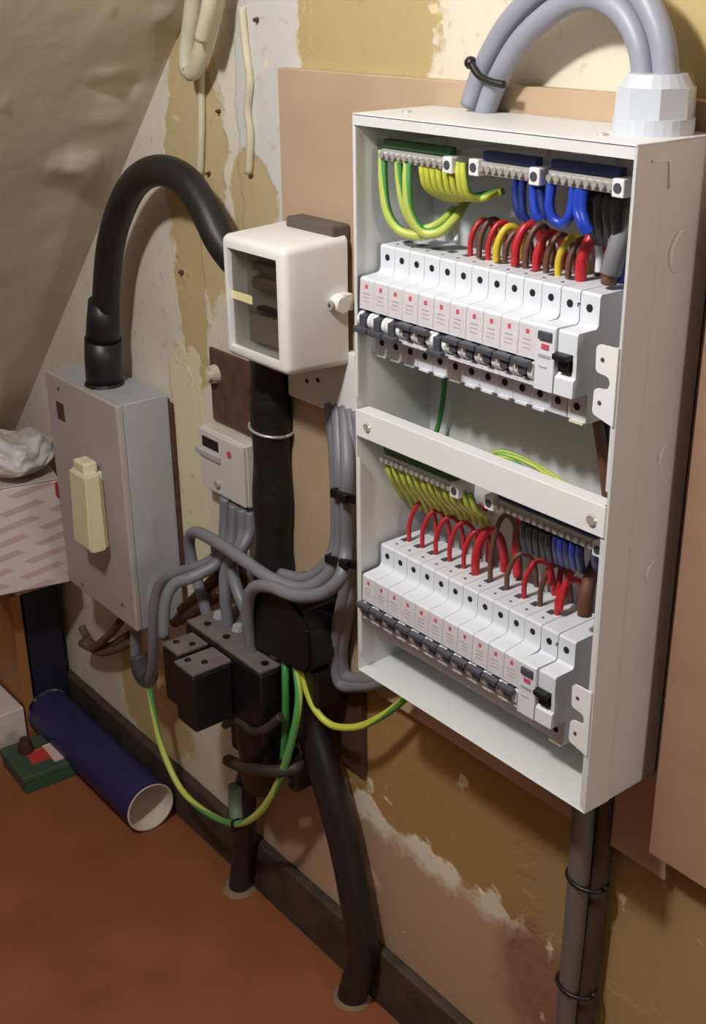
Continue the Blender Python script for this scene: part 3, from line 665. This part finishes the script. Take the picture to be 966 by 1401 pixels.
tag(obj('pipe_plug', bm, painted_cable), 'painted round plug on the wall left of the rusty plate', 'plug')

TX0, TX1, TZ0, TZ1, TYF = -0.390, -0.2945, 0.5755, 0.6510, -0.0245
tm = thing('sub_meter', 'small pale grey meter with display and red light between isolator and riser', 'meter', ((TX0+TX1)/2, 0, TZ0))
pale = mat('pale_grey_plastic', (206, 202, 192), .45)
bm = B(); box(bm, TX0, TX1, TYF+.004, -.0045, TZ0, TZ1, .002); obj('body', bm, pale, tm)
bm = B(); box(bm, TX0+.001, TX1-.001, TYF, TYF+.005, TZ0+.001, TZ1-.001, .0015); fc = obj('front_cover', bm, pale, tm)
def face(px, Y): return at(*px, Y)
a, b_ = at(277, 597, TYF), at(299, 617, TYF); bm = B(); box(bm, a.x, b_.x, TYF-.0008, TYF+.001, (a.z+b_.z)/2-.006, (a.z+b_.z)/2+.006); obj('display', bm, hole_m, fc)
a, b_ = at(270, 612, TYF), at(302, 632, TYF); bm = B(); box(bm, a.x, b_.x, TYF-.003, TYF+.001, (a.z+b_.z)/2-.003, (a.z+b_.z)/2+.003); obj('ledge', bm, iso_grey, fc)
a = at(314, 622, TYF); bm = B(); cyl(bm, a, a+Vector((0, -.0012, 0)), .0042, seg=14); l = obj('red_light', bm, red_m, fc); l['label'] = 'red indicator light'
a = at(299, 662, TYF); bm = B(); cyl(bm, a, a+Vector((0, -.0035, 0)), .0052, .0042, 14); obj('cover_screw', bm, zinc, fc)

# ------------------------------------------------------------------ service cut-out, hood, clamps
ct = thing('service_cutout', 'black service cut-out block with grey topped fuse carriers', 'cutout', (-.27, 0, .34))
ctop = mat('dusty_grey_top', (110, 102, 98), .6, noise=.25, nscale=60)
CZ = .434
bm = B(); box(bm, -.345, -.188, -.086, -.001, .338, CZ-.004, .003); obj('base_block', bm, black_m, ct)
bm = B(); box(bm, -.343, -.190, -.084, -.012, CZ-.004, CZ, .001); tp2 = obj('top_cover', bm, ctop, ct)
for x0, x1, yf, z0 in ((-.328, -.292, -.128, .352), (-.284, -.243, -.139, .350)):
    bm = B(); box(bm, x0, x1, yf, -.0865, z0, CZ-.012, .003); cr = obj('fuse_carrier', bm, black_m, ct)
    bm = B(); box(bm, x0+.001, x1-.001, yf+.001, -.0865, CZ-.012, CZ-.008, .001); cc = obj('carrier_top', bm, ctop, cr)
    for k in range(2):
        c = Vector((x0+.010+k*.016, yf+.014+k*.012, CZ-.008)); bm = B(); cyl(bm, c, c+Vector((0, 0, .0016)), .004, .0034, 12); obj('screw', bm, black_m, cr)
for k, (x, y) in enumerate([(-.325, -.050), (-.285, -.050), (-.245, -.045), (-.207, -.050)]):
    bm = B(); cyl(bm, (x, y, CZ), (x, y, CZ+.006), .0075, .006, 14); s = obj('terminal', bm, iso_grey, ct)
    bm = B(); cyl(bm, (x+.006, y-.020, CZ), (x+.006, y-.020, CZ+.0012), .0045, seg=12); obj('screw_hole', bm, black_m, ct)
bm = B()
for k in range(4): box(bm, -.3285, -.3278, -.124, -.120, .360+k*.014, .368+k*.014)
obj('white_marks', bm, plastic_w, ct)
hd = thing('cable_hood', 'black rounded junction hood right of the fuse carriers', 'junction box', (-.178, -.02, .42))
bm = B(); prism(bm, [(-.235, .440), (-.235, .500), (-.222, .520), (-.195, .532), (-.165, .532), (-.140, .524), (-.124, .505), (-.121, .480), (-.123, .462), (-.135, .448)], -.066, -.006, 'y')
bmesh.ops.bevel(bm, geom=[e for e in bm.edges], offset=.004, segments=2, affect='EDGES'); obj('hood', bm, black_m, hd)
bm = B(); box(bm, -.182, -.128, -.055, -.010, .400, .450, .003); obj('outlet', bm, black_m, hd)
bm = B(); box(bm, -.150, -.108, -.010, -.001, .310, .470, .001); tag(obj('dark_batten', bm, mat('dark_wood', (74, 50, 34), .7, noise=.2)), 'dark brown batten on the wall under the junction hood', 'batten')

# clamp under the cut-out
cl = thing('cable_clamp', 'grimy iron cable clamp under the black cut-out', 'clamp', (-.25, -.04, .27))
grim = mat('grimy_iron', (66, 58, 50), .6, .3, noise=.5, nscale=50, bump=.002)
ccx = Vector((-.232, -.048, .318))
bm = B(); tube(bm, [ccx+Vector((.044*math.cos(a), -.004, .034*math.sin(a))) for a in [math.pi*(1.0+i/14) for i in range(15)]], .0125, seg=12, smooth=False); obj('saddle', bm, black_m, cl)
bm = B(); tube(bm, [at(362, 975, -.052), at(363, 1005, -.052), at(363, 1035, -.050), at(358, 1068, -.046)], lambda t: .036-.012*t*t, seg=18, smooth=True); obj('cable_joint', bm, black_m, cl)
bm = B(); tube(bm, [at(308, 992, -.066), at(325, 985, -.082), at(345, 1000, -.088), at(362, 998, -.088), at(385, 980, -.078)], .0050, seg=8); obj('strap', bm, grim, cl)
bm = B(); tube(bm, [at(312, 1040, -.066), at(335, 1050, -.080), at(365, 1055, -.082), at(400, 1052, -.066), at(412, 1040, -.05)], .0075, seg=8); obj('lower_strap', bm, grim, cl)
bm = B(); box(bm, -.300, -.272, -.060, -.002, .268, .340, .004); obj('side_bracket', bm, grim, cl)
bm = B(); box(bm, -.196, -.180, -.050, -.002, .262, .300, .003); obj('side_bracket', bm, grim, cl)
bm = B(); q = at(405, 1050, -.058); cyl(bm, q, q+Vector((0, -.010, 0)), .007, .006, 10); obj('bolt', bm, grim, cl)

# thick black supply cables to the floor
wire('supply_cable', [(-.172, -.036, .420), at(425, 985, -.036), at(446, 1060, -.034), at(470, 1150, -.030), at(486, 1230, -.030), at(496, 1300, -.030), (-.104, -.030, .0)], .0185, blackrub, 'thick black supply cable sweeping down to the floor in front of the skirting', cat='cable', n=8, seg=18)
wire('supply_cable', [(-.270, -.036, .345), (-.285, -.036, .25), at(336, 1080, -.030), at(335, 1150, -.028), (-.352, -.028, .0)], .0150, blackrub, 'black cable stub dropping from the clamp to the floor', cat='cable', n=8, seg=16)
for k, (x, y) in enumerate([(-.104, -.030), (-.352, -.028)]):
    bm = B(); cyl(bm, (x, y, 0), (x, y, .004), .024, .019, 18); tag(obj('floor_collar', bm, tanp), ['dusty plaster ring where the long black cable enters the floor', 'dusty plaster ring where the short black stub enters the floor'][k], 'collar')

# ------------------------------------------------------------------ grey cables
GR = 'grey cables left of the box'
def gcable(px, Y, r, label, n=8):
    if isinstance(Y, (int, float)): Y = [Y]*len(px)
    return wire('grey_cable', [at(x, y, yy) for (x, y), yy in zip(px, Y)], r, grey_cable, label, GR, 'cable', n=n, seg=12)
R = .0071
gcable([(309, 680), (308, 720), (303, 752), (280, 772), (243, 784), (220, 798), (211, 830), (210, 880), (209, 915), (200, 934), (188, 920), (185, 890), (186, 850)], [-.020, -.022, -.030, -.045, -.060, -.068, -.072, -.072, -.066, -.060, -.054, -.050, -.046], R, 'grey cable looping from the sub meter around to the isolator underside')
gcable([(321, 690), (320, 725), (312, 752), (292, 775), (262, 790), (238, 800), (226, 826), (224, 872)], [-.020, -.022, -.032, -.05, -.075, -.09, -.10, -.105], R, 'grey cable from the sub meter bending down to the left fuse carrier')
gcable([(332, 696), (333, 725), (327, 750), (318, 775), (324, 805), (336, 835), (341, 862)], [-.020, -.022, -.030, -.040, -.050, -.052, -.052], R, 'grey cable from the sub meter crossing down to the cut-out terminals')
gcable([(343, 700), (342, 728), (330, 752), (310, 778), (308, 815), (313, 858)], [-.016, -.020, -.034, -.046, -.052, -.052], R, 'rightmost grey cable under the sub meter dropping to the cut-out')
gcable([(462, 556), (466, 640), (466, 700), (466, 745), (450, 785), (415, 805), (372, 792), (330, 764), (290, 738), (268, 728), (259, 738), (263, 770), (276, 815), (287, 852)], [-.016, -.036, -.036, -.036, -.046, -.060, -.072, -.072, -.062, -.055, -.052, -.050, -.050, -.050], R, 'grey cable leaving the bundle and looping over left to the cut-out')
gcable([(472, 558), (476, 640), (475, 700), (474, 750), (466, 790), (440, 812), (405, 815), (372, 803), (350, 803), (340, 818), (339, 850), (345, 893)], [-.016, -.040, -.040, -.040, -.056, -.066, -.074, -.078, -.078, -.076, -.072, -.064], R, 'grey cable leaving the bundle and bending down over the black hood')
gcable([(481, 560), (484, 640), (482, 700), (482, 760), (472, 810), (462, 860), (458, 900), (466, 935), (490, 938), (520, 934), (545, 922)], [-.016, -.030, -.030, -.030, -.030, -.030, -.028, -.026, -.022, -.021, -.024], R, 'outer grey cable running straight down and curling under the fuse box')
gcable([(489, 562), (492, 640), (490, 700), (489, 760), (482, 810), (472, 860), (467, 900), (474, 925), (495, 930), (525, 926), (550, 915)], [-.016, -.022, -.022, -.022, -.024, -.024, -.022, -.020, -.020, -.020, -.022], R, 'inner grey cable running straight down and curling under the fuse box')
gcable([(453, 552), (459, 620), (461, 680), (460, 740), (447, 772), (418, 792), (384, 786)], [-.016, -.024, -.026, -.028, -.036, -.044, -.050], R, 'grey cable at the left edge of the bundle ending under the others')
wire('earth_wire', pp([(452, 565), (455, 600), (462, 640)], -.020), .0022, green_w, 'thin green wire among the grey bundle below the meter', cat='wire')
def tie(px, y0, y1, x0, x1, Yf, Yb, label):
    a, b_ = at(x0, y0, Yf), at(x1, y1, Yf)
    t = thing('cable_tie', label, 'cable tie', ((a.x+b_.x)/2, Yb, (a.z+b_.z)/2), 'cable ties')
    zc0, zc1 = a.z, b_.z
    bm = B(); prism(bm, [(a.x, zc0-.0042), (b_.x, zc1-.0042), (b_.x, zc1+.0042), (a.x, zc0+.0042)], Yf-.003, Yf+.0, 'y'); prism(bm, [(a.x-.002, zc0-.0042), (a.x+.001, zc0-.0042), (a.x+.001, zc0+.0042), (a.x-.002, zc0+.0042)], Yf-.003, Yb, 'y'); obj('band', bm, black_m, t)
    c = a.lerp(b_, .62); bm = B(); box(bm, c.x-.006, c.x+.006, Yf-.008, Yf-.003, c.z-.0045, c.z+.0045, .001); obj('head', bm, black_m, t)
tie(0, 674, 683, 457, 487, -.048, -.013, 'upper black cable tie around the grey bundle beside the board')
tie(0, 764, 774, 449, 494, -.048, -.013, 'lower black cable tie around the grey bundle beside the board')
bm = B(); q = at(356, 792, -.068); box(bm, q.x-.003, q.x+.003, q.y-.008, q.y+.012, q.z-.012, q.z+.010, .001); tag(obj('cable_tie', bm, black_m), 'small black tie holding two grey cables above the hood', 'cable tie', 'cable ties')
# black clips at the left edge of the fuse box
q = at(489, 369, -.060); bm = B(); box(bm, -.010, -.0005, -.070, -.060, q.z-.004, q.z+.004, .001); tag(obj('edge_clip', bm, black_m), 'small black clip on the left edge of the fuse box beside the meter', 'clip')
wire('black_lead', [(-.010, -.040, .80), (-.006, -.05, .785), (-.006, -.05, .76), (-.007, -.045, .735)], .0045, black_w, 'short black lead between the meter plate and the fuse box', cat='wire')

# green / yellow earth wires left
wire('earth_wire', [at(x, y, Y) for x, y, Y in [(203, 932, -.060), (210, 975, -.064), (222, 1025, -.066), (248, 1080, -.068), (285, 1113, -.070), (325, 1127, -.072), (358, 1108, -.074), (385, 1060, -.074), (401, 1005, -.070), (409, 955, -.064), (404, 905, -.056), (402, 890, -.05)]], .0043, gyg, 'long green yellow wire drooping from the isolator to the black hood')
wire('earth_wire', [at(x, y, Y) for x, y, Y in [(390, 890, -.050), (391, 930, -.062), (391, 985, -.066), (388, 1040, -.068)]], .0046, green_w, 'dark green wire hanging straight down from the black hood')
wire('earth_wire', [at(x, y, Y) for x, y, Y in [(412, 890, -.050), (415, 925, -.054), (428, 965, -.054), (452, 991, -.050), (485, 995, -.044), (515, 984, -.036), (545, 964, -.030), (560, 950, -.028)]], .0040, gy, 'yellow green wire curving from the hood to under the fuse box')
bm = B(); q = at(322, 1127, -.072); box(bm, q.x-.002, q.x+.002, q.y-.006, q.y+.006, q.z-.010, q.z+.006, .001); tag(obj('cable_tie', bm, black_m), 'tiny black tie at the lowest point of the drooping wire', 'cable tie', 'cable ties')
bm = B(); q = at(384, 1056, -.074); box(bm, q.x-.006, q.x+.006, q.y-.007, q.y+.007, q.z-.003, q.z+.003, .001); tag(obj('cable_tie', bm, black_m), 'tiny black tie at the clamp on the drooping wire', 'cable tie', 'cable ties')
bm = B(); tube(bm, [at(322, 1075, -.05), at(322, 1100, -.052), at(324, 1120, -.056)], .009, seg=10); tag(obj('green_sleeve', bm, mat('dull_green', (104, 122, 96), .6)), 'dull green sleeve above the low point of the drooping wire', 'sleeve')

wire('rubber_sleeve', [at(x, y, -.062) for x, y in [(188, 897), (195, 918), (205, 926)]], .0135, mat('dark_grey_rubber', (74, 70, 72), .5), 'dark grey rubber sleeve at the bottom of the cable loop under the isolator', cat='sleeve')
# frayed brown leads under the isolator
bl = mat('old_brown_lead', (112, 88, 62), .7, noise=.4, nscale=60)
for k, px in enumerate([[(112, 858), (125, 880), (150, 884), (178, 868)], [(116, 875), (135, 892), (160, 888), (182, 876)], [(165, 850), (150, 868), (128, 886), (112, 880)]]):
    wire('old_lead', pp(px, -.020-.006*k), .0062, bl, f'{["upper", "lower", "crossing"][k]} dusty brown lead under the isolator', 'old leads under the isolator')
for k, px in enumerate([[(250, 835), (270, 818), (288, 800), (302, 782)], [(240, 850), (262, 838), (285, 822), (305, 806)]]):
    wire('old_lead', pp(px, -.016), .0085, rust, f'{["upper", "lower"][k]} rusty brown lead behind the cut-out', 'old leads behind the cut-out')
bm = B(); box(bm, -.40, -.335, -.012, -.001, .435, .50, .002); tag(obj('rust_block', bm, rust), 'rusty brown block on the wall behind the cut-out', 'block')

# right-hand cable below the box
rc = thing('drop_cable', 'dark grey cable bundle dropping from the fuse box to the floor', 'cable', (.225, -.02, 0))
darkg = mat('dark_grey_pvc', (104, 96, 92), .5); darkg2 = mat('dark_brown_pvc', (66, 52, 42), .5)
bm = B(); tube(bm, [(.2165, -.021, .54), (.2175, -.021, .45), (.217, -.020, .34), (.215, -.019, .22), (.213, -.018, .005)], .0105, seg=14); obj('cable', bm, darkg, rc)
bm = B(); tube(bm, [(.234, -.0115, .54), (.234, -.0115, .45), (.233, -.0115, .34), (.230, -.0115, .22), (.228, -.0115, .005)], .0080, seg=14); obj('cable', bm, darkg2, rc)
for z in (.388, .262):
    bm = B(); tube(bm, [(.2240+.0195*math.cos(a)+(z-.388)*.02, -.0175+.0150*math.sin(a), z) for a in [i*math.pi/10 for i in range(21)]], .0022, seg=8, smooth=False); obj('band', bm, black_m, rc)

# ------------------------------------------------------------------ things on the left and on the floor
# blue tube lying along the wall
tb = thing('cardboard_tube', 'long dark blue tube lying on the floor along the skirting', 'tube', (-.70, -.056, 0))
R0 = .0375; tc_ = Vector((0, -.0575, R0+.0005)); blue_t = mat('tube_blue', (38, 36, 84), .5, noise=.1, nscale=20); tube_in = mat('tube_inside', (206, 188, 172), .7)
xa, xb = -.866, -.535
def ring(bm, x, r): return [bm.verts.new((x, tc_.y+r*math.cos(2*math.pi*k/36), tc_.z+r*math.sin(2*math.pi*k/36))) for k in range(36)]
def skin(bm, rings):
    for A, C in zip(rings, rings[1:]):
        for k in range(36):
            f = bm.faces.new((A[k], A[(k+1) % 36], C[(k+1) % 36], C[k])); f.smooth = True
bm = B(); skin(bm, [ring(bm, xa, R0), ring(bm, xb, R0)]); o = obj('outer_sleeve', bm, blue_t, tb)
bm = B(); skin(bm, [ring(bm, xb, R0), ring(bm, xb+.0008, R0-.0005), ring(bm, xb+.0008, R0-.0025), ring(bm, xb, R0-.003), ring(bm, xa+.01, R0-.003)]); obj('inner_wall', bm, tube_in, tb)
bm = B(); cyl(bm, (xa, tc_.y, tc_.z), (xa+.008, tc_.y, tc_.z), R0, seg=36); obj('end_cap', bm, tube_in, tb)
# navy crate, beige box, printed carton, plastic bag, wooden post
ang = None
A = at(96, 796, -.045); Bc = atz(22, 811, A.z); d = (Bc-A); d.z = 0; wd = d.length; d.normalize()
nrm = Vector((-d.y, d.x, 0)); nrm = nrm if nrm.dot(Vector((-1, 1, 0))) > 0 else -nrm
print('CARTON', A, Bc, wd, d, nrm)
CH = at(85, 660, -.045).z - A.z
WDT = wd+.03; DEP = .17
def obox(bm, o, u, v, lu, lv, z0, z1):
    P = [o, o+u*lu, o+u*lu+v*lv, o+v*lv]
    lo = [bm.verts.new((p.x, p.y, z0)) for p in P]; hi = [bm.verts.new((p.x, p.y, z1)) for p in P]
    bm.faces.new(lo); bm.faces.new(hi)
    for i in range(4): bm.faces.new((lo[i], lo[(i+1) % 4], hi[(i+1) % 4], hi[i]))
carton_m = carton_material()
ct_ = thing('printed_carton', 'pale carton with faint diagonal print between the post and the isolator', 'carton', (A.x, A.y, A.z))
def local_box(name, u, v, lu, lv, z0, z1, material, parent, origin):
    """box in its own oriented frame so that its print follows the face"""
    bm = B(); box(bm, 0, lu, 0, lv, 0, z1-z0, .002, 2)
    o = obj(name, bm, material)
    Mx = Matrix(((u.x, v.x, 0, origin.x), (u.y, v.y, 0, origin.y), (0, 0, 1, z0), (0, 0, 0, 1)))
    if parent is not None:
        o.parent = parent; o.matrix_parent_inverse = Matrix.Translation(-parent.location)
    o.matrix_basis = Mx
    return o
u = -d
orig = A + d*WDT
body = local_box('body', u, nrm, WDT, DEP, A.z, A.z+CH, carton_m, ct_, orig)
local_box('lid_flap', u, nrm, WDT+.001, .06, A.z+CH, A.z+CH+.003, mat('carton_grey', (196, 184, 178), .7), ct_, orig-nrm*.0005)
bm = B(); q = A+Vector((0, 0, CH-.012)); box(bm, -.006, .008, -.004, .003, -.012, .010, .002)
o = obj('red_tape', bm, mat('red_tape', (170, 52, 40), .5), ct_); o.matrix_basis = Matrix.Translation(q-nrm*.002)@Matrix.Rotation(math.atan2(u.y, u.x), 4, 'Z')
bbm = mat('beige_card', (168, 146, 118), .75); navy = mat('navy_plastic', (30, 30, 48), .5)
bz = A.z
bm = B(); box(bm, -.960, -.862, -.088, -.012, bz-.055, bz-.0004, .002); tag(obj('beige_box', bm, bbm), 'small beige box under the printed carton', 'box')
bm = B(); box(bm, -1.00, -.872, -.074, -.016, 0, bz-.0554, .003); tag(obj('navy_crate', bm, navy), 'dark navy crate standing between the wooden board and the blue tube', 'crate')
# crumpled bag
bag_m = bpy.data.materials.new('thin_white_plastic'); bag_m.use_nodes = True; bb = bag_m.node_tree.nodes['Principled BSDF']
bb.inputs['Base Color'].default_value = (*lin((222, 218, 216)), 1); bb.inputs['Roughness'].default_value = .35; bb.inputs['Transmission Weight'].default_value = .15
bm = B(); bmesh.ops.create_icosphere(bm, subdivisions=5, radius=1)
bc = orig + u*(WDT*.50) + nrm*.055 + Vector((0, 0, CH+.003))
for v in bm.verts:
    p = v.co.copy()
    q = 1+.22*mnoise.noise(p*1.3+Vector((9, 2, 1)))+.16*abs(mnoise.noise(p*2.6+Vector((3, 1, 4))))+.03*mnoise.noise(p*9)
    xx = p.x*q
    top_ = .042+.036*max(0, -xx)+.012*mnoise.noise(Vector((p.x*2.2, p.y*2.2, 7)))
    zz = (p.z*.5+.5)*q
    v.co = Vector(bc) + u*(xx*WDT*.56) + nrm*(p.y*.066*q) + Vector((0, 0, max(.0006, zz*top_*1.25)))
tag(obj('plastic_bag', bm, bag_m, smooth=True), 'crumpled white plastic bag lying on the printed carton', 'bag')
# wooden post
post_m = wood_material('orange_wood', (168, 114, 64), (152, 100, 54), (20, 20, 2), .5)
pz = thing('wooden_post', 'upright orange brown wooden board at the far left edge', 'board', (-.92, -.09, 0))
bm = B(); box(bm, -.99, -.866, -.096, -.080, 0, .256, .001, 1); obj('board', bm, post_m, pz)
# white flat carton and green case
wbm = mat('white_card', (214, 204, 196), .7)
wc = thing('white_carton', 'white carton lying on the floor at the left edge', 'carton', (-.94, -.18, 0))
bm = B(); box(bm, -1.03, -.862, -.270, -.100, 0, .062, .002); obj('body', bm, wbm, wc)
bm = B(); box(bm, -.8625, -.8616, -.20, -.135, .040, .0415); obj('flap_slit', bm, mat('carton_grey', (196, 184, 178)), wc)
gk = thing('green_case', 'flat green plastic case with red and white label on the floor', 'case', (-.775, -.12, 0))
grn = mat('dark_green_plastic', (48, 84, 62), .45); grnl = mat('green_lid', (62, 84, 66), .45)
gcx = [atz(4, 1046, 0), atz(36, 1087, 0), atz(106, 1062, 0)]
gu = (gcx[1]-gcx[0]); gu.z = 0; lu = gu.length; gu.normalize(); gv = (gcx[2]-gcx[1]); gv.z = 0; lv = gv.length; gv.normalize()
gv = (gv-gu*gv.dot(gu)).normalized()
local_box('tray', gu, gv, lu, lv, 0, .018, grn, gk, gcx[0]); local_box('lid', gu, gv, lu+.003, lv+.003, .0185, .030, grnl, gk, gcx[0]-gu*.0015-gv*.0015)
lab = local_box('red_label', gu, gv, lu*.34, lv*.36, .030, .0306, mat('label_red', (190, 66, 54), .5), gk, gcx[0]+gu*lu*.40+gv*lv*.30)
local_box('white_label', gu, gv, lu*.52, lv*.20, .030, .0307, mat('label_white', (222, 190, 180), .5), gk, gcx[0]+gu*lu*.36+gv*lv*.66)
q = gcx[0]+gu*lu*.33+gv*lv*.36
bm = B(); cyl(bm, (q.x, q.y, .0308), (q.x, q.y, .046), .012, .0105, 16); cyl(bm, (q.x, q.y, .046), (q.x, q.y, .053), .0095, .008, 16)
tag(obj('dark_bottle_cap', bm, mat('maroon_cap', (70, 40, 40), .5)), 'dark maroon cap standing on the green case', 'cap')
